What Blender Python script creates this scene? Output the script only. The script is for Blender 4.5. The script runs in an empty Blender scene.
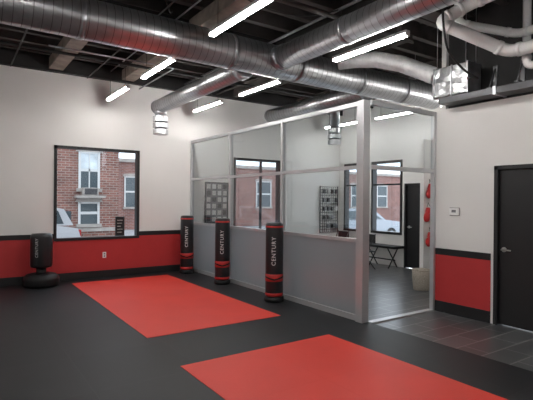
import bpy, bmesh, math, random
from mathutils import Vector, Matrix, Euler
random.seed(4)
S = bpy.context.scene
COL = S.collection
PI = math.pi
YW = 10.0      # far wall
XR = 6.2       # right wall
XI = 9.5       # right wall of the glazed room
ZC = 4.75      # ceiling deck

# ------------------------------------------------------------------ materials
def mat(name, col, rough=0.5, metal=0.0, var=0.0, vscale=4.0, bump=0.0, bscale=60.0, emit=None, spec=0.5, coat=0.0, bd=.01):
    m = bpy.data.materials.new(name); m.use_nodes = True
    nt = m.node_tree; b = nt.nodes['Principled BSDF']
    b.inputs['Base Color'].default_value = (*col, 1); b.inputs['Roughness'].default_value = rough
    b.inputs['Metallic'].default_value = metal; b.inputs['Specular IOR Level'].default_value = spec
    b.inputs['Coat Weight'].default_value = coat
    tc = nt.nodes.new('ShaderNodeTexCoord')
    n = nt.nodes.new('ShaderNodeTexNoise'); n.inputs['Scale'].default_value = vscale; n.inputs['Detail'].default_value = 5
    nt.links.new(tc.outputs['Object'], n.inputs['Vector'])
    r = nt.nodes.new('ShaderNodeValToRGB')
    r.color_ramp.elements[0].position = .3; r.color_ramp.elements[1].position = .7
    r.color_ramp.elements[0].color = (*[c*(1-var) for c in col], 1)
    r.color_ramp.elements[1].color = (*[min(1, c*(1+var)) for c in col], 1)
    nt.links.new(n.outputs['Fac'], r.inputs['Fac']); nt.links.new(r.outputs['Color'], b.inputs['Base Color'])
    if bump:
        n2 = nt.nodes.new('ShaderNodeTexNoise'); n2.inputs['Scale'].default_value = bscale
        nt.links.new(tc.outputs['Object'], n2.inputs['Vector'])
        bp = nt.nodes.new('ShaderNodeBump'); bp.inputs['Strength'].default_value = bump; bp.inputs['Distance'].default_value = bd
        nt.links.new(n2.outputs['Fac'], bp.inputs['Height']); nt.links.new(bp.outputs['Normal'], b.inputs['Normal'])
    if emit:
        b.inputs['Emission Color'].default_value = (*emit[0], 1); b.inputs['Emission Strength'].default_value = emit[1]
    return m

def brickmat(name, c1, c2, mortar, bw, rh, ms, rough, plane='XY', offset=.5, bump=.3, spec=.5, var=.0):
    m = bpy.data.materials.new(name); m.use_nodes = True
    nt = m.node_tree; b = nt.nodes['Principled BSDF']; b.inputs['Roughness'].default_value = rough
    b.inputs['Specular IOR Level'].default_value = spec
    tc = nt.nodes.new('ShaderNodeTexCoord'); sp = nt.nodes.new('ShaderNodeSeparateXYZ'); cb = nt.nodes.new('ShaderNodeCombineXYZ')
    nt.links.new(tc.outputs['Object'], sp.inputs[0])
    nt.links.new(sp.outputs[plane[0]], cb.inputs[0]); nt.links.new(sp.outputs[plane[1]], cb.inputs[1])
    t = nt.nodes.new('ShaderNodeTexBrick'); t.offset = offset
    t.inputs['Color1'].default_value = (*c1, 1); t.inputs['Color2'].default_value = (*c2, 1); t.inputs['Mortar'].default_value = (*mortar, 1)
    t.inputs['Scale'].default_value = 1; t.inputs['Brick Width'].default_value = bw; t.inputs['Row Height'].default_value = rh
    t.inputs['Mortar Size'].default_value = ms
    nt.links.new(cb.outputs[0], t.inputs['Vector'])
    n = nt.nodes.new('ShaderNodeTexNoise'); n.inputs['Scale'].default_value = 1.3; n.inputs['Detail'].default_value = 6
    nt.links.new(tc.outputs['Object'], n.inputs['Vector'])
    mr = nt.nodes.new('ShaderNodeMapRange'); mr.inputs['To Min'].default_value = 1-var; mr.inputs['To Max'].default_value = 1+var
    nt.links.new(n.outputs['Fac'], mr.inputs['Value'])
    vm = nt.nodes.new('ShaderNodeVectorMath'); vm.operation = 'SCALE'
    nt.links.new(t.outputs['Color'], vm.inputs[0]); nt.links.new(mr.outputs[0], vm.inputs['Scale'])
    nt.links.new(vm.outputs[0], b.inputs['Base Color'])
    bp = nt.nodes.new('ShaderNodeBump'); bp.inputs['Strength'].default_value = bump; bp.inputs['Distance'].default_value = .005; bp.invert = True
    nt.links.new(t.outputs['Fac'], bp.inputs['Height']); nt.links.new(bp.outputs['Normal'], b.inputs['Normal'])
    return m

def glassmat(name, tint=(.885, .905, .91), base=.055):
    """thin clear sheet: Schlick reflectance from the facing angle, same on both faces"""
    m = bpy.data.materials.new(name); m.use_nodes = True
    nt = m.node_tree; nt.nodes.clear()
    o = nt.nodes.new('ShaderNodeOutputMaterial'); mx = nt.nodes.new('ShaderNodeMixShader')
    tr = nt.nodes.new('ShaderNodeBsdfTransparent'); tr.inputs[0].default_value = (*tint, 1)
    gl = nt.nodes.new('ShaderNodeBsdfGlossy'); gl.inputs['Roughness'].default_value = .005
    lw = nt.nodes.new('ShaderNodeLayerWeight'); lw.inputs['Blend'].default_value = .5
    pw = nt.nodes.new('ShaderNodeMath'); pw.operation = 'POWER'; pw.inputs[1].default_value = 5
    ma = nt.nodes.new('ShaderNodeMath'); ma.operation = 'MULTIPLY_ADD'; ma.inputs[1].default_value = 1-base; ma.inputs[2].default_value = base
    nt.links.new(lw.outputs['Facing'], pw.inputs[0]); nt.links.new(pw.outputs[0], ma.inputs[0])
    nt.links.new(ma.outputs[0], mx.inputs[0]); nt.links.new(tr.outputs[0], mx.inputs[1]); nt.links.new(gl.outputs[0], mx.inputs[2])
    nt.links.new(mx.outputs[0], o.inputs[0])
    return m

def frostmat():
    m = bpy.data.materials.new('frosted'); m.use_nodes = True
    nt = m.node_tree; nt.nodes.clear()
    o = nt.nodes.new('ShaderNodeOutputMaterial'); mx = nt.nodes.new('ShaderNodeMixShader'); mx.inputs[0].default_value = .62
    d = nt.nodes.new('ShaderNodeBsdfDiffuse'); d.inputs[0].default_value = (.28, .295, .305, 1)
    t = nt.nodes.new('ShaderNodeBsdfTranslucent'); t.inputs[0].default_value = (.74, .78, .81, 1)
    g = nt.nodes.new('ShaderNodeBsdfGlossy'); g.inputs['Roughness'].default_value = .18
    mx2 = nt.nodes.new('ShaderNodeMixShader'); mx2.inputs[0].default_value = .09
    nt.links.new(d.outputs[0], mx.inputs[1]); nt.links.new(t.outputs[0], mx.inputs[2])
    nt.links.new(mx.outputs[0], mx2.inputs[1]); nt.links.new(g.outputs[0], mx2.inputs[2])
    nt.links.new(mx2.outputs[0], o.inputs[0])
    return m

M = dict(
 white=mat('wall_paint', (.77, .76, .74), .85, var=.02, vscale=1.2, bump=.05),
 red=mat('red_paint', (.47, .030, .031), .6, var=.04),
 black=mat('black_paint', (.010, .010, .011), .5, var=.1),
 blackfr=mat('black_frame', (.013, .013, .014), .4),
 mat_black=brickmat('black_mats', (.0092, .0102, .012), (.0130, .0143, .0160), (.018, .019, .021), 1.03, 1.03, .004, .5, offset=0, bump=.3, var=.25, spec=.35),
 mat_red=mat('red_mats', (.63, .045, .030), .52, var=.06, vscale=1.5, bump=.15, bscale=250, spec=.38),
 tile=brickmat('slate_tiles', (.062, .064, .067), (.10, .102, .105), (.21, .21, .205), .62, .31, .010, .28, offset=.5, bump=.4, var=.3),
 alu=mat('aluminium', (.60, .61, .625), .34, .55, var=.03),
 glass=glassmat('partition_glass'), wglass=glassmat('window_glass', (.98, .99, 1), .04),
 frost=frostmat(),
 galv=mat('galvanised', (.60, .61, .63), .31, .9, var=.10, vscale=6, bump=.02, bscale=8),
 galv2=mat('galvanised_dull', (.42, .43, .45), .38, .85, var=.2, vscale=9),
 seam=mat('duct_seam', (.27, .275, .285), .35, .9),
 deck=mat('ceiling_deck', (.045, .039, .037), .9, var=.35, vscale=2),
 joist=mat('dark_steel', (.052, .045, .042), .8, var=.35, vscale=3),
 joist2=mat('black_steel', (.018, .017, .017), .7, var=.3, vscale=3),
 wood=mat('aged_beam', (.19, .155, .13), .85, var=.3, vscale=5),
 lamp=mat('lamp_lens', (.9, .9, .9), .5, emit=((1, .975, .945), 70)),
 lamp2=mat('lamp_lens_soft', (.9, .9, .9), .5, emit=((1, .98, .955), 44)),
 lampw=mat('lamp_body', (.6, .6, .6), .5),
 pipew=mat('white_pipe', (.92, .92, .91), .4, var=.01),
 foil=mat('white_wrap', (.64, .64, .64), .45, .2, var=.12, vscale=12, bump=.5, bscale=14, bd=.02),
 crinkle=mat('foil_metal', (.46, .47, .48), .3, .92, var=.25, vscale=6, bump=.75, bscale=8, bd=.025),
 dkmetal=mat('dark_sheet_metal', (.085, .085, .09), .45, .6, var=.25),
 vinyl=mat('black_vinyl', (.012, .012, .014), .35, bump=.06, bscale=120),
 vinylr=mat('red_vinyl', (.42, .018, .016), .45, bump=.05),
 plast=mat('black_plastic', (.009, .009, .010), .5, spec=.35),
 print=mat('white_print', (.7, .7, .7), .6), print2=mat('grey_print', (.58, .58, .58), .6),
 chrome=mat('satin_nickel', (.62, .61, .58), .28, 1),
 plate=mat('white_plastic', (.86, .86, .85), .35),
 paper=mat('paper', (.50, .49, .47), .8, var=.15, vscale=20),
 card=mat('grey_card', (.16, .16, .17), .8, var=.2), dkcard=mat('dark_card', (.05, .05, .055), .7, var=.2),
 basket=mat('pale_wicker', (.42, .37, .31), .8, var=.25, vscale=60, bump=.6, bscale=90),
 brick=brickmat('red_brick', (.27, .105, .08), (.15, .058, .047), (.30, .25, .22), .26, .09, .013, .85, 'XZ', var=.6),
 brick2=brickmat('brown_brick', (.29, .12, .095), (.20, .085, .07), (.32, .26, .24), .26, .09, .012, .85, 'XZ', var=.4),
 asphalt=mat('asphalt', (.28, .28, .29), .9, var=.15),
 snow=mat('pavement', (.45, .45, .45), .9, var=.08),
 trimw=mat('white_trim', (.62, .63, .63), .6), stone=mat('window_stone', (.38, .35, .325), .8, var=.2),
 dglass=mat('dark_glass', (.07, .095, .11), .12), curtain=mat('pale_curtain', (.60, .66, .70), .4, var=.3, vscale=2),
 carw=mat('white_car_paint', (.60, .62, .65), .2, coat=.8), cars=mat('silver_car_paint', (.30, .33, .37), .25, .4, coat=.8),
 rubber=mat('tyre', (.02, .02, .02), .8), lampr=mat('red_lens', (.5, .02, .02), .2), cable=mat('black_cable', (.01, .01, .01), .6),
 glove=mat('red_leather', (.50, .02, .02), .35, var=.05),
)

# ------------------------------------------------------------------ mesh helpers
class MB:
    def __init__(s): s.bm = bmesh.new()
    def box(s, x0, x1, y0, y1, z0, z1, bev=0, seg=2):
        t = bmesh.new(); bmesh.ops.create_cube(t, size=1)
        for v in t.verts:
            v.co = Vector(((x0+x1)/2+v.co.x*(x1-x0), (y0+y1)/2+v.co.y*(y1-y0), (z0+z1)/2+v.co.z*(z1-z0)))
        if bev: bmesh.ops.bevel(t, geom=list(t.edges), offset=bev, segments=seg, affect='EDGES', profile=.5)
        s.merge(t); return s
    def merge(s, t):
        me = bpy.data.meshes.new('t'); t.to_mesh(me); t.free(); s.bm.from_mesh(me); bpy.data.meshes.remove(me)
    def tube(s, pts, r, n=12, caps=True, mi=0):
        pts = [Vector(p) for p in pts]; rr = r if isinstance(r, (list, tuple)) else [r]*len(pts)
        rings = []; up = None
        for i, p in enumerate(pts):
            a = pts[max(i-1, 0)]; b = pts[min(i+1, len(pts)-1)]; d = (b-a).normalized()
            if up is None:
                up = Vector((0, 0, 1)) if abs(d.z) < .9 else Vector((1, 0, 0))
            up = (up - d*up.dot(d))
            if up.length < 1e-4: up = d.orthogonal()
            up.normalize(); sd = d.cross(up)
            rings.append([s.bm.verts.new(p+(up*math.cos(2*PI*k/n)+sd*math.sin(2*PI*k/n))*rr[i]) for k in range(n)])
        for i, (a, b) in enumerate(zip(rings, rings[1:])):
            for k in range(n):
                f = s.bm.faces.new((a[k], a[(k+1) % n], b[(k+1) % n], b[k])); f.smooth = True; f.material_index = mi
        if caps: s.bm.faces.new(rings[0][::-1]); s.bm.faces.new(rings[-1])
        return s
    def lathe(s, prof, n=32, c=(0, 0, 0), smooth=True):
        rings = []
        for r, z in prof:
            rings.append([s.bm.verts.new((c[0]+r*math.cos(2*PI*(k+.5)/n), c[1]+r*math.sin(2*PI*(k+.5)/n), c[2]+z)) for k in range(n)])
        for a, b in zip(rings, rings[1:]):
            for k in range(n):
                f = s.bm.faces.new((a[k], a[(k+1) % n], b[(k+1) % n], b[k])); f.smooth = smooth
        s.bm.faces.new(rings[0][::-1]); s.bm.faces.new(rings[-1]); return s
    def prism(s, poly, axis, a, b):
        def P(p, t): return (p[0], t, p[1]) if axis == 'y' else (t, p[0], p[1])
        A = [s.bm.verts.new(P(p, a)) for p in poly]; B = [s.bm.verts.new(P(p, b)) for p in poly]
        s.bm.faces.new(A); s.bm.faces.new(B[::-1])
        for k in range(len(poly)): s.bm.faces.new((A[k], B[k], B[(k+1) % len(poly)], A[(k+1) % len(poly)]))
        return s
    def ball(s, c, r, sc=(1, 1, 1), rot=None):
        t = bmesh.new(); bmesh.ops.create_uvsphere(t, u_segments=16, v_segments=10, radius=r)
        for f in t.faces: f.smooth = True
        for v in t.verts:
            q = Vector((v.co.x*sc[0], v.co.y*sc[1], v.co.z*sc[2]))
            if rot: q = Euler(rot).to_matrix() @ q
            v.co = q+Vector(c)
        s.merge(t); return s
    def build(s, name, m, parent=None, kind=None, m2=None):
        bmesh.ops.recalc_face_normals(s.bm, faces=s.bm.faces)
        me = bpy.data.meshes.new(name); s.bm.to_mesh(me); s.bm.free(); me.materials.append(m)
        if m2: me.materials.append(m2)
        o = bpy.data.objects.new(name, me); COL.objects.link(o)
        if parent: o.parent = parent
        if kind: o['kind'] = kind
        return o
def tag(o, label, cat, group=None):
    o['label'] = label; o['category'] = cat
    if group: o['group'] = group
    return o
def thing(name, label, cat, loc=(0, 0, 0), rz=0, group=None):
    o = bpy.data.objects.new(name, None); COL.objects.link(o); o.location = loc; o.rotation_euler = (0, 0, rz)
    o.empty_display_size = .1
    return tag(o, label, cat, group)
def struct(name, mb, m, parent=None):
    o = mb.build(name, m, parent)
    if not parent: o['kind'] = 'structure'
    return o

# ------------------------------------------------------------------ SHELL
XL, YB = -3.6, -3.6
struct('floor', MB().box(XL, 4.76, YB, YW, -.04, 0), M['mat_black'])
struct('floor', MB().box(4.76, XI, YB, YW, -.05, -.012), M['tile'])
struct('ceiling', MB().box(XL-.1, XI+.2, YB-.1, YW+.2, ZC, ZC+.1), M['deck'])
W1 = (1.68, 3.43, .81, 2.75); W2 = (5.86, 7.32, .81, 2.75)
def wall_x(mb, x0, x1, y0, y1, z0, z1, holes):
    xs = x0
    for (a, b, c, d) in holes:
        mb.box(xs, a, y0, y1, z0, z1); mb.box(a, b, y0, y1, z0, c); mb.box(a, b, y0, y1, d, z1); xs = b
    mb.box(xs, x1, y0, y1, z0, z1); return mb
def wall_y(mb, x0, x1, y0, y1, z0, z1, holes):
    ys = y0
    for (a, b, c, d) in holes:
        mb.box(x0, x1, ys, a, z0, z1)
        if c > z0: mb.box(x0, x1, a, b, z0, c)
        mb.box(x0, x1, a, b, d, z1); ys = b
    mb.box(x0, x1, ys, y1, z0, z1); return mb
struct('wall_far', wall_x(MB(), XL, XI+.2, YW, YW+.2, -.05, 4.27, [W1, W2]), M['white'])
struct('wall_far_upper', MB().box(XL, XI+.2, YW, YW+.2, 4.27, ZC), M['joist2'])
struct('wall_left', MB().box(XL-.1, XL, YB, YW, -.05, ZC), M['white'])
struct('wall_near', MB().box(XL, XR, YB-.1, YB, -.05, ZC), M['white'])
DR = (2.46, 3.43, -.05, 2.18)
struct('wall_right', wall_y(MB(), XR, XR+.14, YB, 4.43, -.05, 3.09, [DR]), M['white'])
struct('dark_space_sheet', MB().box(XR+.2, XR+.3, YB, 4.3, 3.0, ZC), M['joist2'])  # black sheet in place of the open darkness above the right wall
struct('wall_inner_near', MB().box(XR+.14, XI, 4.3, 4.38, -.05, ZC), M['white'])
WI = [(7.68, 8.72, .81, 2.75), (8.86, 9.78, .81, 2.75)]
DI = (6.72, 7.60, -.05, 2.13)
struct('wall_inner_right', wall_y(MB(), XI, XI+.2, 4.3, YW, -.05, ZC, [DI]+WI), M['white'])
struct('wall_inner_stub', MB().box(8.86, XI, 6.56, 6.66, -.012, 3.1), M['white'])
zb, zr, zk = .155, .865, .96
e = .012
def band(name, z0, z1, m, proud=e):
    mb = MB()
    mb.box(XL, W1[0], YW-proud, YW, z0, z1)
    if z0 < W1[2]: mb.box(W1[0], W1[1], YW-proud, YW, z0, min(z1, W1[2]))
    mb.box(W1[1], 4.66, YW-proud, YW, z0, z1)
    struct(name[0], mb, m)
    mb = MB(); mb.box(XR-proud, XR, YB, DR[0]-.05, z0, z1); mb.box(XR-proud, XR, DR[1]+.05, 4.36, z0, z1)
    struct(name[1], mb, m)
band(('trim_1', 'trim_2'), zb, zr, M['red'])
band(('trim_3', 'trim_4'), zr, zk, M['black'], proud=.016)
band(('baseboard_far', 'baseboard_right'), -.012, zb, M['black'], proud=.02)
struct('baseboard_inner', MB().box(4.76, XI, YW-.015, YW, -.012, .1), M['blackfr'])

def window_far(name, w, mull=None):
    x0, x1, z0, z1 = w; t = .055
    p = MB().box(x0, x1, YW+.06, YW+.07, z0, z1).build(name, M['wglass']); p['kind'] = 'structure'
    f = MB(); f.box(x0, x0+t, YW-.02, YW+.14, z0, z1).box(x1-t, x1, YW-.02, YW+.14, z0, z1).box(x0, x1, YW-.02, YW+.14, z1-t, z1).box(x0, x1, YW-.03, YW+.14, z0, z0+t)
    if mull: f.box(mull-.02, mull+.02, YW+.03, YW+.1, z0, z1)
    f.build('window_frame', M['blackfr'], p)
window_far('window_1', W1)
window_far('window_2', W2, 6.72)
for i, (a, b, c, d) in enumerate(WI):
    p = MB().box(XI+.06, XI+.07, a, b, c, d).build('window_%d' % (i+3), M['wglass']); p['kind'] = 'structure'
    f = MB(); t = .06
    f.box(XI-.02, XI+.14, a, a+t, c, d).box(XI-.02, XI+.14, b-t, b, c, d).box(XI-.02, XI+.14, a, b, d-t, d).box(XI-.03, XI+.14, a, b, c, c+t).box(XI+.03, XI+.1, a, b, 2.1, 2.14)
    f.build('window_frame', M['blackfr'], p)

def door(name, x, a, b, top):
    r = MB().box(x+.03, x+.075, a+.05, b-.05, 0, top-.05, bev=.002).build(name, M['blackfr']); r['kind'] = 'structure'
    f = MB().box(x-.025, x+.14, a, a+.05, -.012, top).box(x-.025, x+.14, b-.05, b, -.012, top).box(x-.025, x+.14, a, b, top-.05, top)
    f.build('door_frame', M['black'], r)
    y = b-.12
    h = MB().tube([(x+.03, y, 1.03), (x+.02, y, 1.03)], .034, 20).tube([(x+.02, y, 1.03), (x-.035, y, 1.03)], .011).tube([(x-.035, y+.01, 1.03), (x-.04, y-.06, 1.03), (x-.035, y-.12, 1.028)], .010)
    h.build('door_handle', M['chrome'], r)
    hg = MB()
    for z in (.3, 1.1, 1.85): hg.tube([(x+.024, a+.055, z-.05), (x+.024, a+.055, z+.05)], .008)
    hg.build('hinge', M['chrome'], r)
door('door_1', XR, DR[0], DR[1], DR[3])
door('door_2', XI, DI[0], DI[1], DI[3])

# ------------------------------------------------------------------ RED MATS
def red_mat(x0, x1, y0, y1, label):
    t = thing('floor_mat', label, 'mat', ((x0+x1)/2, (y0+y1)/2, 0), group='red training mat areas')
    hx, hy = (x1-x0)/2, (y1-y0)/2; n = 2; ny = 4
    for i in range(n):
        for j in range(ny):
            a = -hx+2*hx*i/n; b = -hy+2*hy*j/ny
            MB().box(a+.0004, a+2*hx/n-.0004, b+.0004, b+2*hy/ny-.0004, 0, .004).build('mat_tile', M['mat_red'], t)
red_mat(1.95, 3.95, 5.35, 9.60, 'far red rectangular training mat, in front of the window wall')
red_mat(1.90, 3.90, .09, 4.27, 'nearest red training mat, cut off by the bottom of the photo')

# ------------------------------------------------------------------ GLASS PARTITION
XP = 4.70; YR = 4.40
ZT, ZM, ZL = 3.07, 2.15, 1.12
pt = thing('glass_partition', 'long aluminium framed glass partition with grey frosted lower panels', 'partition', (XP, 7.2, 0))
ys = [9.955, 8.13, 6.34]
for i, y in enumerate(ys):
    MB().box(-.042, .035, y-7.2-.026, y-7.2+.026, 0, ZT, bev=.003).build('post', M['alu'], pt)
MB().box(-.065, .065, 4.41-7.2, 4.54-7.2, -.012, ZT+.0, bev=.004).build('corner_post', M['alu'], pt)
segs = [(8.156, 9.929), (6.366, 8.104), (4.54, 6.314)]
for (a, b) in segs:
    a -= 7.2; b -= 7.2
    for (z, h, w) in ((ZT-.03, .06, .036), (ZM, .05, .036), (ZL, .05, .034), (.04, .08, .036)):
        MB().box(-w, w, a, b, z-h/2, z+h/2).build('rail', M['alu'], pt)
    MB().box(-.005, .005, a, b, ZM+.025, ZT-.06).build('glass_pane', M['glass'], pt)
    MB().box(-.005, .005, a, b, ZL+.025, ZM-.025).build('glass_pane', M['glass'], pt)
    MB().box(-.008, .008, a, b, .08, ZL-.025).build('frosted_panel', M['frost'], pt)
dw = thing('glass_doorway', 'aluminium framed open doorway with glass transom at the partition corner', 'doorway', (5.45, YR, 0))
x0, x1 = 4.765-5.45, XR-5.45
MB().box(x1-.055, x1, -.035, .03, -.012, ZT, bev=.003).build('jamb_post', M['alu'], dw)
MB().box(x0, x1-.055, -.03, .03, ZT-.06, ZT).build('header_rail', M['alu'], dw)
MB().box(x0, x1-.055, -.03, .03, ZM-.03, ZM+.03).build('transom_rail', M['alu'], dw)
MB().box(x0, x1-.055, -.005, .005, ZM+.03, ZT-.06).build('glass_pane', M['glass'], dw)
MB().box(x0, x1-.055, -.05, .05, -.012, .006).build('threshold', M['alu'], dw)

# ------------------------------------------------------------------ PUNCHING BAGS
def wrap_text(body, size, R, phi, zc, parent, mname='lettering', m=None, width=1.0):
    cu = bpy.data.curves.new('t', 'FONT'); cu.body = body; cu.size = size; cu.align_x = 'CENTER'; cu.align_y = 'CENTER'; cu.offset = .001; cu.space_character = 1.2
    o = bpy.data.objects.new('t', cu); COL.objects.link(o); bpy.context.view_layer.update()
    me = bpy.data.meshes.new_from_object(o.evaluated_get(bpy.context.evaluated_depsgraph_get()))
    bpy.data.objects.remove(o); bm = bmesh.new(); bm.from_mesh(me)
    k = -size
    while k < size:
        bmesh.ops.bisect_plane(bm, geom=bm.verts[:]+bm.edges[:]+bm.faces[:], plane_co=(0, k, 0), plane_no=(0, 1, 0)); k += size/14
    for v in bm.verts:
        a = phi - v.co.y/R
        v.co = Vector(((R+.004)*math.cos(a), (R+.004)*math.sin(a), zc+v.co.x*width))
    me2 = bpy.data.meshes.new(mname); bm.to_mesh(me2); bm.free(); me2.materials.append(m or M['print2'])
    q = bpy.data.objects.new(mname, me2); COL.objects.link(q); q.parent = parent
def ring(R, z0, z1): return MB().lathe([(R+.001, z0), (R+.003, z0+.002), (R+.003, z1-.002), (R+.001, z1)])
def chevron(R, phi, z0, amp, hh, m, t, span=PI, name='chevron_print'):
    mb = MB(); bm = mb.bm; n = 40; prev = None
    for k in range(n+1):
        rel = -span+2*span*k/n; a = phi+rel
        zz = z0+amp*min(1, abs(rel)/1.2)
        lo = bm.verts.new((R*math.cos(a), R*math.sin(a), zz)); hi = bm.verts.new((R*math.cos(a), R*math.sin(a), zz+hh))
        if prev: bm.faces.new((prev[0], lo, hi, prev[1]))
        prev = (lo, hi)
    mb.build(name, m, t)
def make_bag(label, x, y, H=1.31, R=.148):
    t = thing('punching_bag', label, 'punching bag', (x, y, 0), group='tall punching bags along the glass partition')
    phi = math.atan2(-y, -x)
    MB().lathe([(R*1.02, 0), (R*1.10, .012), (R*1.11, .04), (R*1.08, .075), (R*1.0, .085)]).build('base', M['plast'], t)
    MB().lathe([(R*.98, .085), (R, .10), (R, H-.05), (R*.97, H-.02), (R*.86, H-.003), (R*.3, H)]).build('bag_body', M['vinyl'], t)
    ring(R, .10, .15).build('lower_band', M['vinylr'], t)
    ring(R, .34, .46).build('middle_band', M['vinylr'], t)
    chevron(R+.0045, phi, .36, .04, .028, M['plast'], t, span=1.3)
    wrap_text('CENTURY', .092, R, phi-.05, .84, t)
    ring(R, H-.085, H-.055).build('top_strap', M['vinylr'], t)
    return t
make_bag('black and red punching bag standing in the far corner beside the window wall', 4.42, 9.62)
make_bag('middle black and red punching bag, at the second partition post', 4.46, 8.03)
make_bag('nearest black and red punching bag, at the third partition post', 4.43, 6.20)
t = thing('punching_bag', 'short black freestanding punching bag on wide round base left of window', 'punching bag', (1.41, 9.64, 0))
MB().lathe([(.27, 0), (.305, .015), (.32, .05), (.32, .14), (.305, .19), (.26, .225), (.18, .245), (.12, .25)], 48).build('base', M['plast'], t)
MB().lathe([(.10, .245), (.09, .27), (.09, .38)], 24).build('neck', M['plast'], t)
MB().lathe([(.16, .36), (.188, .375), (.195, .41), (.195, .93), (.188, .975), (.165, 1.0), (.05, 1.01)], 40).build('bag_body', M['vinyl'], t)
wrap_text('CENTURY', .07, .195, math.atan2(-9.64, -1.41)-.40, .74, t)
MB().tube([(.0, -.31, .10), (.0, -.33, .10)], .03, 14).build('filler_cap', M['plast'], t)

# ------------------------------------------------------------------ WALL FITTINGS
t = thing('wall_outlet', 'white electrical outlet on the red band under the window', 'outlet', (2.68, YW-e, .48))
MB().box(-.038, .038, -.007, 0, -.062, .062, bev=.002).build('cover_plate', M['plate'], t)
for z in (.024, -.024): MB().box(-.015, .015, -.010, -.007, z-.014, z+.014, bev=.001).build('socket', M['card'], t)
t = thing('thermostat', 'small white wall thermostat with grey display left of the black door', 'thermostat', (XR, 4.04, 1.53))
MB().box(-.03, 0, -.075, .075, -.052, .052, bev=.006).build('casing', M['plate'], t)
MB().box(-.032, -.03, -.035, .035, -.012, .028).build('display', M['card'], t)
MB().box(-.006, 0, -.082, .082, -.060, .060).build('back_plate', M['card'], t)

t = thing('notice_board', 'thin framed grey notice board of small cards behind the far glass pane', 'board', (5.37, YW, 1.6))
MB().box(-.31, .31, -.02, 0, -.49, .49).build('backing', M['card'], t)
MB().box(-.325, -.305, -.035, 0, -.505, .505).box(.305, .325, -.035, 0, -.505, .505).box(-.325, .325, -.035, 0, .485, .505).box(-.325, .325, -.035, 0, -.505, -.485).build('frame', M['blackfr'], t)
for i in range(4):
    for j in range(6):
        x = -.225+i*.15; z = .40-j*.16
        MB().box(x-.05, x+.05, -.026, -.02, z-.055, z+.055).build('card', M[('paper', 'print2', 'paper', 'dkcard')[(i*5+j*3) % 4]], t)
t = thing('grid_rack', 'black wire grid panel on the wall behind the near glass pane', 'display rack', (9.06, YW-.04, 1.42))
g = MB()
for k in range(9): g.tube([(-.33+k*.0825, 0, -.66), (-.33+k*.0825, 0, .66)], .006, 6)
for k in range(17): g.tube([(-.33, .006, -.66+k*.0825), (.33, .006, -.66+k*.0825)], .006, 6)
g.build('wire_grid', M['blackfr'], t)
MB().box(-.35, -.33, -.01, .012, -.68, .68).build('side_rail', M['blackfr'], t)
MB().box(.33, .35, -.01, .012, -.68, .68).build('side_rail', M['blackfr'], t)
cc = ['dkcard', 'plast', 'card', 'paper', 'dkcard']
nm = ['leftmost', 'second', 'third', 'rightmost']; rw = ['top', 'second', 'third', 'fourth', 'bottom']
cw = {'card': 'grey', 'paper': 'cream', 'dkcard': 'dark grey', 'plast': 'black'}
for j in range(5):
    for i in range(4):
        if (i+j*3) % 7 == 5: continue
        c = cc[(i*3+j*2+(i*j) % 3) % 5]; x = 9.06-.235+i*.157; z = 1.96-j*.25
        q = thing('merchandise_pack', '%s gear pack, %s in the %s row of the wire grid' % (cw[c], nm[i], rw[j]), 'pack', (x, YW-.05, z), group='gear packs on the wire grid')
        MB().box(-.042, .042, -.07, -.012, -.075, .045, bev=.012).build('pouch', M[c], q)
        MB().box(-.035, .035, -.045, -.040, .045, .072).build('header_card', M['paper'], q)
        MB().tube([(0, -.09, .068), (0, 0, .073)], .004, 6).build('hook', M['chrome'], q)

t = thing('bench', 'long black bench with crossed legs under the glazed room window', 'bench', (9.20, 8.35, -.012))
MB().box(-.20, .20, -.85, .85, .50, .56, bev=.015).build('seat', M['plast'], t)
MB().tube([(0, -.7, .2), (0, .7, .2)], .016).build('stretcher', M['blackfr'], t)
for y in (-.65, .0, .65):
    MB().tube([(-.19, y, 0), (.17, y, .50)], .016).build('leg', M['blackfr'], t)
    MB().tube([(.19, y+.04, 0), (-.17, y+.04, .50)], .016).build('leg', M['blackfr'], t)
def chair(x, y, rz, label):
    t = thing('folding_chair', label, 'chair', (x, y, -.012), rz, 'folding chairs by the bench')
    MB().box(-.20, .20, -.20, .20, .43, .46, bev=.01).build('seat', M['plast'], t)
    MB().box(-.20, .20, .19, .215, .64, .86, bev=.008).build('backrest', M['plast'], t)
    for s in (-1, 1):
        MB().tube([(s*.205, -.22, 0), (s*.205, .20, .88)], .011, 8).build('leg', M['blackfr'], t)
        MB().tube([(s*.185, .22, 0), (s*.185, -.14, .44)], .011, 8).build('leg', M['blackfr'], t)
chair(8.62, 9.1, -PI/2, 'black folding chair at the far end of the bench')
chair(8.45, 8.0, -PI/2-.3, 'black folding chair in front of the bench, nearest the doorway')
t = thing('basket', 'pale woven round basket on the floor seen through the doorway', 'basket', (7.40, 5.52, -.012))
MB().lathe([(.135, 0), (.145, .01), (.155, .12), (.165, .24), (.172, .38), (.16, .38), (.14, .05), (.05, .04)], 28).build('basket_body', M['basket'], t)
MB().tube([(.168*math.cos(a*PI/12), .168*math.sin(a*PI/12), .385) for a in range(25)], .012, 8).build('rim', M['basket'], t)
def glove(t, dx, dz, s, tilt):
    T = Matrix.Translation((dx, 0, dz)) @ Matrix.Rotation(tilt, 4, 'Y')
    g = MB(); g.ball((0, -.08, -.12), .085, (1, .85, 1.4)); g.ball((.06*s, -.10, -.08), .04, (.9, .9, 1.7), (0, .3*s, 0))
    bmesh.ops.transform(g.bm, matrix=T, verts=g.bm.verts); g.build('glove', M['glove'], t)
    c = MB().lathe([(.05, 0), (.06, .01), (.055, .12), (.048, .125)], 18, (0, -.08, -.03))
    bmesh.ops.transform(c.bm, matrix=T, verts=c.bm.verts); c.build('cuff', M['glove'], t)
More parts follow.
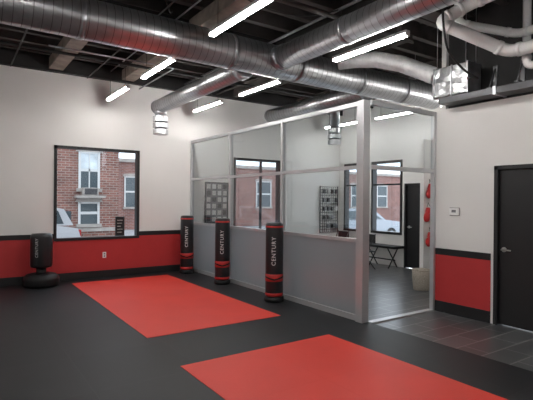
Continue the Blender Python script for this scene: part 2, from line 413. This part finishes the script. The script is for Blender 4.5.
for z, nme, xx, sp in ((2.0, 'top', 9.04, .05), (1.46, 'middle', 9.00, .09), (.90, 'lowest', 9.05, .06)):
    t = thing('boxing_gloves', '%s pair of red boxing gloves hanging on the white wall inside doorway' % nme, 'boxing gloves', (xx, 6.56, z), group='red gloves hung on the inner wall')
    glove(t, -sp, -.02, -1, .28); glove(t, sp, -.12+z*.02, 1, -.18-sp)
    MB().tube([(-sp, -.06, .10), (0, -.02, .19), (sp, -.06, .02)], .006, 6).build('strap', M['cable'], t)
    MB().tube([(0, 0, .19), (0, -.04, .19), (0, -.045, .205)], .006, 8).build('hook', M['chrome'], t)
t = thing('window_sign', 'small black sign with white lines at the lower right of the window', 'sign', (3.02, YW+.045, 1.08))
MB().box(-.10, .10, -.006, .006, -.21, .21, bev=.002).build('sign_plate', M['black'], t)
for k in range(5): MB().box(-.06, .06-.02*(k % 3), -.0075, -.006, .13-k*.065-.006, .13-k*.065+.006).build('printed_line', M['paper'], t)

# ------------------------------------------------------------------ CEILING LIGHTS
def make_light(label, x, y, ln=1.3, lens='lamp'):
    t = thing('ceiling_light', label, 'light', (x, y, 3.70), group='hanging linear ceiling lights')
    h = ln/2
    MB().box(-.038, .038, -h, h, .030, .070, bev=.006).build('housing', M['lampw'], t)
    MB().box(-.032, .032, -h+.015, h-.015, -.005, .031, bev=.011).build('diffuser', M[lens], t)
    for s in (-1, 1):
        MB().box(-.036, .036, s*h-.008, s*h+.008, -.004, .066).build('end_cap', M['lampw'], t)
        MB().tube([(0, s*h*.75, .07), (0, s*h*.75, ZC-3.70)], .004, 6).build('suspension_cable', M['cable'], t)
    return t
main = [
 (2.63, 4.41, 'nearest bright hanging light, above the big silver duct at top centre'),
 (2.63, 6.88, 'second hanging light of the left row, just past the big duct'),
 (2.63, 8.98, 'farthest hanging light of the left row, near the window wall'),
 (4.56, 4.28, 'largest hanging light of the right row, over the corner post'),
 (4.60, 6.98, 'second hanging light of the right row, between the ducts'),
 (4.60, 9.02, 'farthest hanging light of the right row, by the far wall'),
 (8.62, 9.0, 'farthest light of the glazed room, seen through the upper pane'),
 (8.62, 7.15, 'second light of the glazed room, seen over the doorway'),
 (8.62, 5.3, 'nearest light of the glazed room, at the doorway corner')]
for x, y, l in main: make_light(l, x, y, lens='lamp' if x < 8 else 'lamp2')
k = 0
for x, y in ((-1.2, 4.4), (-1.2, 7.6), (-1.2, 1.6), (-1.2, -1.4), (1.0, 1.6), (1.0, -1.4), (4.9, 1.05), (3.6, -1.6)):  # unseen lights added for fill; the right-hand one brightens the white pipes
    k += 1
    make_light('added unseen hanging light %s of the camera, outside the photo, spot %d' % ('left' if x < 0 else 'behind', k), x, y)

# ------------------------------------------------------------------ DUCTS
def duct(mb, pts, r, pitch=.10, n=40):
    """smooth round sheet duct with separate thin raised lock seams"""
    pts = [Vector(p) for p in pts]
    mb.tube(pts, r, n)
    for a, b in zip(pts, pts[1:]):
        ln = (b-a).length; m = max(1, round(ln/pitch)); d = (b-a).normalized()
        for k in range(1, m):
            q = a+(b-a)*(k/m)
            mb.tube([q, q+d*.008], r+.0025, n, caps=False, mi=1)
    return mb
def dbuild(mb, name, t): return mb.build(name, M['galv'], t, m2=M['seam'])
t = thing('spiral_duct', 'biggest silver spiral air duct crossing the ceiling from the left edge', 'duct', (0, 0, 0))
dbuild(duct(MB(), [(-3.55, 5.93, 3.92), (8.3, 5.93, 3.86)], .25), 'duct_pipe', t)
for x in (-1.5, 1.25, 3.35, 4.6, 6.0, 7.2):
    zz = 3.92-.06*(x+3.55)/11.85
    MB().tube([(x, 5.93, zz), (x+.06, 5.93, zz)], .260, 40).build('joint_collar', M['galv2'], t)
for x in (.6, 5.2, 7.7):
    MB().tube([(x, 5.93, 4.11), (x, 5.93, ZC)], .006, 6).build('hanger_rod', M['galv2'], t)
t = thing('spiral_duct', 'silver duct joining the big duct at centre and rising to the top right', 'duct', (0, 0, 0))
dbuild(duct(MB(), [(4.14, -.5, 3.86), (4.14, 5.70, 3.86)], .175), 'duct_pipe', t)
MB().tube([(4.14, 5.58, 3.86), (4.14, 5.70, 3.86)], .19, 32).build('joint_collar', M['galv2'], t)
MB().tube([(4.14, 4.2, 3.86), (4.14, 4.25, 3.86)], .184, 32).build('joint_collar', M['galv2'], t)
t = thing('spiral_duct', 'silver branch duct from the big duct to the vent by the far wall', 'duct', (0, 0, 0))
dbuild(duct(MB(), [(3.78, 6.16, 3.76), (3.72, 9.62, 3.70)], .155), 'duct_pipe', t)
MB().tube([(3.72, 9.62, 3.70), (3.72, 9.67, 3.70)], .163, 32).build('end_cap', M['galv2'], t)
MB().lathe([(.125, 0), (.125, .12)], 28, (3.72, 9.50, 3.50)).build('drop_collar', M['galv'], t)
MB().tube([(3.78, 6.12, 3.76), (3.78, 6.26, 3.758)], .172, 32).build('joint_collar', M['galv2'], t)
t = thing('spiral_duct', 'short silver branch duct over the glazed room behind the partition', 'duct', (0, 0, 0))
dbuild(duct(MB(), [(6.6, 6.18, 3.80), (6.6, 9.5, 3.80)], .16), 'duct_pipe', t)
MB().tube([(6.6, 6.14, 3.80), (6.6, 6.24, 3.80)], .175, 28).build('joint_collar', M['galv2'], t)
def diffuser(x, y, z, ztop, label):
    t = thing('air_diffuser', label, 'air vent', (x, y, z))
    MB().lathe([(.12, .27), (.12, .30)], 28).build('collar', M['galv2'], t)
    for k, (r, z0, z1) in enumerate(((.165, .155, .275), (.17, .02, .13), (.165, -.12, -.005))):
        MB().lathe([(r-.02, z0), (r, z0+.008), (r, z1-.008), (r-.02, z1)], 16, smooth=False).build('segment', M['galv'], t)
    MB().lathe([(.13, -.10), (.13, .27)], 20).build('core', M['dkcard'], t)
    if ztop: MB().tube([(0, 0, .30), (0, 0, ztop-z)], .12, 24).build('drop_pipe', M['galv'], t)
diffuser(3.72, 9.50, 3.20, 0, 'round silver air diffuser under the branch duct by the far wall')
diffuser(7.85, 8.45, 3.20, ZC, 'round silver air diffuser hanging inside the glazed room')
t = MB(); pp = [(5.30, 5.62, 3.99), (5.45, 5.40, 4.0), (5.65, 5.10, 3.97), (5.85, 4.78, 3.86), (6.0, 4.5, 3.70), (6.05, 4.24, 3.56)]
P = []; R = []
for a, b in zip(pp, pp[1:]):
    for k in range(8):
        P.append(Vector(a)+(Vector(b)-Vector(a))*k/8); R.append(.125+(.003 if k % 2 else 0))
tag(t.tube(P, R, 24).build('flexible_duct', M['foil']), 'white wrapped flexible duct curving into the metal air box', 'duct')
t = thing('air_box', 'crinkled silver metal air box above the right wall beside the doorway', 'air box', (6.05, 3.98, 3.22))
b = MB().box(-.13, .17, -.30, .24, 0, .42, bev=.01)
bmesh.ops.subdivide_edges(b.bm, edges=b.bm.edges[:], cuts=5, use_grid_fill=True)
for v in b.bm.verts: v.co += Vector((random.uniform(-1, 1), random.uniform(-1, 1), random.uniform(-1, 1)))*.008
b.build('casing', M['crinkle'], t)
for a, b in ((-.31, -.295), (.235, .25), (-.06, -.045)):
    MB().box(-.145, .185, a, b, -.012, .432).build('flange', M['galv2'], t)
for a, b in ((-.11, -.26), (-.11, .2), (.14, -.26), (.14, .2)): MB().tube([(a, b, .42), (a, b, ZC-3.22)], .006, 6).build('hanger_rod', M['galv2'], t)
t = thing('flat_air_duct', 'flat dark metal duct along the top of right wall under pipes', 'duct', (6.06, 1.0, 3.12))
MB().box(-.13, .14, -3.5, 3.15, 0, .09, bev=.006).build('casing', M['dkmetal'], t)
for y in (-2.6, -1.0, .4, 1.4, 2.3): MB().box(-.14, .15, y-.02, y+.02, -.008, .10).build('bracket', M['galv2'], t)
for k, (y, z) in enumerate(((3.42, 3.24), (3.05, 3.26), (2.72, 3.23))):
    t = thing('wall_bracket', 'dark metal bracket %s on the flat duct under the white pipes' % ('nearest the silver box', 'in the middle', 'nearest the right edge')[k], 'bracket', (6.10, y, z-.02), group='dark brackets above the right wall')
    MB().box(-.10, .10, -.03, .03, 0, .02).build('foot_plate', M['dkmetal'], t)
    MB().box(.06, .09, -.03, .03, .02, .34).build('upright', M['dkmetal'], t)
    MB().tube([(-.08, 0, .02), (.07, 0, .30)], .012, 8).build('brace', M['dkmetal'], t)

def smooth_path(pts, n=5, rad=.12):
    pts = [Vector(p) for p in pts]; out = [pts[0]]
    for a, b, c in zip(pts, pts[1:], pts[2:]):
        r = min(rad, (a-b).length*.45, (c-b).length*.45)
        p = b+(a-b).normalized()*r; q = b+(c-b).normalized()*r
        for k in range(n+1):
            s = k/n; out.append(p*(1-s)**2+b*2*s*(1-s)+q*s*s)
    out.append(pts[-1]); return out
def pipe(name, pts, r, m, label, cat, rad=.12, coll=True, part='pipe_run', n=14):
    t = thing(name, label, cat, (0, 0, 0))
    MB().tube(smooth_path(pts, 6, rad), r, n).build(part, m, t)
    if coll:
        for p in range(1, len(pts)-1):
            b = Vector(pts[p])
            for q in (pts[p-1], pts[p+1]):
                d = Vector(q)-b; dl = d.length; d.normalize()
                if dl > rad*1.3+.06: MB().tube([b+d*rad*1.0, b+d*(rad*1.0+.05)], r*1.12, n).build('coupling', m, t)
    return t
pipe('drain_pipe', [(5.70, 2.2, 4.40), (5.50, 3.40, 4.24), (5.22, 3.66, 4.02), (5.90, 3.10, 3.62), (5.96, 2.0, 3.62)], .08, M['pipew'], 'thick white pipe bending back on itself at upper right', 'pipe', rad=.11, n=24)
pipe('drain_pipe', [(5.60, 3.62, ZC), (5.60, 3.62, 4.08), (6.02, 3.05, 3.86), (6.06, 2.0, 3.88)], .055, M['pipew'], 'thinner white pipe dropping from the ceiling at upper right', 'pipe', rad=.09, n=20)
pipe('drain_pipe', [(6.12, 2.98, ZC), (6.12, 2.98, 3.44), (6.12, 1.8, 3.42)], .05, M['pipew'], 'white pipe running down beside the right edge of the photo', 'pipe', rad=.09, n=20)
tag(MB().tube(smooth_path([(5.10, 3.50, ZC), (5.10, 3.52, 4.0), (5.20, 3.52, 3.6), (5.40, 3.42, 3.38), (5.62, 3.35, 3.28), (5.76, 3.44, 3.34), (5.89, 3.66, 3.40)], 6, .15), .014, 8).build('power_cable', M['cable']), 'black cable looping from ceiling to the metal air box', 'cable')

pc = [
 ('sprinkler_pipe', [(XL, 8.62, 4.22), (9.4, 8.62, 4.22)], .028, 'joist2', 'dark sprinkler pipe crossing above the far lights', 'pipe'),
 ('sprinkler_pipe', [(XL, 7.2, 4.28), (9.4, 7.2, 4.28)], .035, 'joist2', 'dark pipe crossing just past the big duct', 'pipe'),
 ('sprinkler_pipe', [(XL, 4.75, 4.25), (6.1, 4.75, 4.25)], .03, 'joist', 'brown pipe crossing in front of the big duct', 'pipe'),
 ('sprinkler_pipe', [(XL, 3.3, 4.33), (5.1, 3.3, 4.33)], .022, 'joist2', 'dark thin pipe crossing nearest the top edge', 'pipe'),
 ('conduit', [(.9, YB, 4.2), (.9, 9.98, 4.2)], .014, 'joist2', 'thin dark conduit running to the window wall', 'conduit'),
 ('conduit', [(.35, YB, 4.36), (.35, 9.98, 4.36)], .03, 'joist', 'thicker brown conduit at the left of ceiling', 'conduit'),
 ('conduit', [(5.3, 3.9, 4.25), (5.3, 9.98, 4.25)], .02, 'joist', 'thin brown conduit above the glass partition', 'conduit'),
 ('conduit', [(2.3, YB, 4.19), (2.3, 9.98, 4.19)], .012, 'joist2', 'thin black conduit above the left light row', 'conduit'),
 ('conduit', [(4.45, YB, 4.36), (4.45, 9.98, 4.36)], .022, 'galv2', 'grey steel conduit beside the branch duct', 'conduit'),
 ('conduit', [(2.75, YB, 4.38), (2.75, 9.98, 4.38)], .012, 'galv2', 'thin grey conduit along the left light row', 'conduit'),
 ('conduit', [(1.25, 8.0, 4.12), (2.0, 8.0, 4.12), (3.4, 8.0, 4.12), (3.4, 9.97, 4.12)], .014, 'galv2', 'grey conduit bending toward the window wall', 'conduit')]
for n_, p_, r_, m_, l_, c_ in pc: pipe(n_, p_, r_, M[m_], l_, c_, coll=False)
for i, (xa, ya, xb, yb, sag, l) in enumerate((
  (1.9, 4.9, 2.63, 6.3, .22, 'slack black cable above the second light'), (2.63, 5.0, 4.56, 4.7, .28, 'slack black cable between the two nearest lights'),
  (4.60, 6.5, 5.9, 6.9, .2, 'slack black cable over the partition'), (3.2, 3.0, 4.5, 3.7, .25, 'slack black cable near the top edge, right of centre'),
  (.4, 6.6, 1.7, 8.0, .2, 'slack black cable beside the left ceiling beam'))):
    P = [(xa+(xb-xa)*k/12, ya+(yb-ya)*k/12, 4.42-sag*4*(k/12)*(1-k/12)) for k in range(13)]
    tag(MB().tube(P, .009, 6).build('ceiling_cable', M['cable']), l, 'cable', 'slack cables under the ceiling')

ce = MB()
y = YB+.25
while y < YW-.1:
    ce.box(XL, XI, y-.022, y+.022, 4.47, ZC).box(XL, XI, y-.05, y+.05, 4.45, 4.472); y += .52
struct('ceiling', ce, M['joist'])
cr = MB(); x = XL+.4
while x < XI:
    cr.box(x-.01, x+.01, YB, YW, ZC-.06, ZC); x += .18
struct('ceiling', cr, M['deck'])
for i, (x, a, b, m_) in enumerate(((1.68, 6.6, 9.99, 'wood'), (3.12, 3.0, 9.99, 'wood'), (5.9, 4.7, 9.99, 'joist'), (7.9, 4.6, 9.99, 'joist'), (-.2, 2, 9.99, 'joist'), (-1.9, 2, 9.99, 'joist'), (4.75, 1.0, 9.99, 'joist2'))):
    struct('trim_%d' % (i+5), MB().box(x-.13, x+.13, a, b, 4.24+.05*(i == 6), 4.45), M[m_])
struct('trim_12', MB().box(XL, XI, YW-.12, YW, 4.2, 4.45), M['joist2'])
struct('trim_13', MB().box(XL, 6.3, 6.50, 6.62, 4.30, 4.46).box(XL, 6.3, 6.44, 6.68, 4.28, 4.31), M['joist2'])
struct('trim_14', MB().box(XL, 6.3, 3.92, 4.04, 4.30, 4.46).box(XL, 6.3, 3.86, 4.10, 4.28, 4.31), M['joist'])

# ------------------------------------------------------------------ OUTSIDE
struct('floor', MB().box(-20, 50, YW+.2, 60, -.25, -.15), M['asphalt'])
tag(MB().box(-20, 50, 15.7, 17.5, -.15, -.02).build('pavement', M['snow']), 'pale pavement in front of the brick buildings', 'pavement')
def building(label, x0, x1, y, h, m, wins, course=None):
    t = thing('brick_building', label, 'building', (x0, y, -.15))
    MB().box(0, x1-x0, 0, 6, 0, h).build('brick_wall', m, t)
    MB().box(-.1, x1-x0+.1, -.15, 6.1, h, h+.2).build('cornice', M['stone'], t)
    if course: MB().box(-.02, x1-x0+.02, -.05, .02, course, course+.14).build('stone_course', M['stone'], t)
    for w in wins:
        (a, b, c, d) = w[:4]; tall = len(w) > 4
        a -= x0; b -= x0; c += .15; d += .15; mid = c+(d-c)*.5
        f = MB().box(a-.05, a+.03, -.05, .02, c, d).box(b-.03, b+.05, -.05, .02, c, d).box(a, b, -.05, .02, d-.06, d).box(a, b, -.04, .02, mid-.05, mid+.05)
        if tall: f.box((a+b)/2-.02, (a+b)/2+.02, -.04, .02, c, d)
        f = f.build('window', M['trimw'], t)
        MB().box(a, b, -.02, .01, c, mid).build('pane', M['dglass'], f)
        MB().box(a, b, -.02, .01, mid, d).build('pane', M['curtain'] if tall else M['dglass'], f)
        MB().box(a-.12, b+.12, -.10, .02, c-.12, c).build('sill', M['stone'], f)
        MB().prism([(a-.16, d), (b+.16, d), (b+.08, d+.14), ((a+b)/2, d+.20), (a-.08, d+.14)], 'y', -.06, .02).build('lintel', M['stone'], f)
    return t
t = building('red brick building across the street, seen through the left window', -8, 5.2, 17.5, 8, M['brick'],
         [(3.80, 4.45, 2.05, 3.38, 1), (3.80, 4.45, .75, 1.55), (.9, 1.6, 1.25, 3.42), (3.80, 4.48, 4.4, 6), (.9, 1.6, 4.4, 6)], course=.62)
a = thing('window_unit', 'grey air conditioner on a stone ledge below the brick building window', 'air conditioner', (4.12, 17.5, 1.74))
MB().box(-.26, .26, -.34, -.02, .05, .33, bev=.01).build('housing', M['stone'], a)
MB().box(-.22, .22, -.35, -.34, .08, .30).build('grille', M['dkcard'], a)
MB().box(-.50, .50, -.38, -.001, -.04, .05).build('ledge', M['stone'], a)
building('farther brown brick building beyond the gap, right of the red one', 7.6, 40, 27, 4.0, M['brick2'],
         [(8.4+k*3.1, 9.6+k*3.1, 1.2, 3.0) for k in range(10)])
def car(label, x, y, m, rz=0, sc=1.0):
    t = thing('car', label, 'car', (x, y, -.15), rz); t.scale = (1, 1, sc)
    body = [(-2.15, .35), (-2.2, .62), (-2.1, .92), (-1.6, 1.0), (1.0, 1.02), (1.9, .92), (2.2, .75), (2.2, .4), (2.1, .3), (-2.05, .3)]
    MB().prism(body, 'y', -.88, .88).build('body', m, t)
    cab = [(-2.0, 1.0), (-1.75, 1.42), (-1.3, 1.5), (.1, 1.5), (.45, 1.42), (1.15, 1.0)]
    MB().prism(cab, 'y', -.78, .78).build('cabin', m, t)
    MB().box(-1.98, -1.82, -.6, .6, 1.08, 1.36).build('rear_window', M['dglass'], t)
    for s in (-1, 1):
        MB().prism([(-1.75, 1.04), (-1.6, 1.38), (-.45, 1.42), (-.45, 1.04)], 'y', s*.785-.006, s*.785+.006).build('side_window', M['dglass'], t)
        MB().prism([(-.38, 1.04), (-.38, 1.42), (.08, 1.42), (.9, 1.04)], 'y', s*.785-.006, s*.785+.006).build('side_window', M['dglass'], t)
        for wx in (-1.35, 1.4):
            w = MB().tube([(wx, s*.72, .33), (wx, s*.90, .33)], .33, 24).build('wheel', M['rubber'], t)
            MB().tube([(wx, s*.895, .33), (wx, s*.91, .33)], .2, 16).build('hub_cap', M['cars'], w)
        MB().box(2.14, 2.21, s*.7-.15, s*.7+.15, .62, .74).build('headlight', M['print'], t)
        MB().box(-2.2, -2.1, s*.7-.12, s*.7+.12, .72, .88).build('tail_light', M['lampr'], t)
    return t
car('white car parked outside the left window', .78, 14.3, M['carw'], PI, 1.08)
car('silver blue car parked outside the glazed room', 14.6, 14.4, M['cars'])

# ------------------------------------------------------------------ WORLD + CAMERA
w = bpy.data.worlds.new('sky'); S.world = w; w.use_nodes = True; nt = w.node_tree
bg = nt.nodes['Background']; tc = nt.nodes.new('ShaderNodeTexCoord'); n = nt.nodes.new('ShaderNodeTexNoise'); n.inputs['Scale'].default_value = 2.5
r = nt.nodes.new('ShaderNodeValToRGB'); r.color_ramp.elements[0].color = (.66, .80, .95, 1); r.color_ramp.elements[1].color = (.95, .98, 1, 1)
nt.links.new(tc.outputs['Generated'], n.inputs['Vector']); nt.links.new(n.outputs['Fac'], r.inputs['Fac']); nt.links.new(r.outputs['Color'], bg.inputs['Color'])
bg.inputs['Strength'].default_value = 2.7
cam = bpy.data.cameras.new('camera'); co = bpy.data.objects.new('camera', cam); COL.objects.link(co)
cam.sensor_width = 36; cam.lens = 457/533*36; cam.clip_end = 200
Mx = Matrix.Rotation(math.radians(-34.5), 4, 'Z') @ Matrix.Rotation(math.radians(90), 4, 'X') @ Matrix.Rotation(math.radians(.5), 4, 'Z')
co.matrix_world = Matrix.Translation((0, 0, 1.68)) @ Mx
S.camera = co
S.view_settings.view_transform = 'Standard'; S.view_settings.exposure = 0
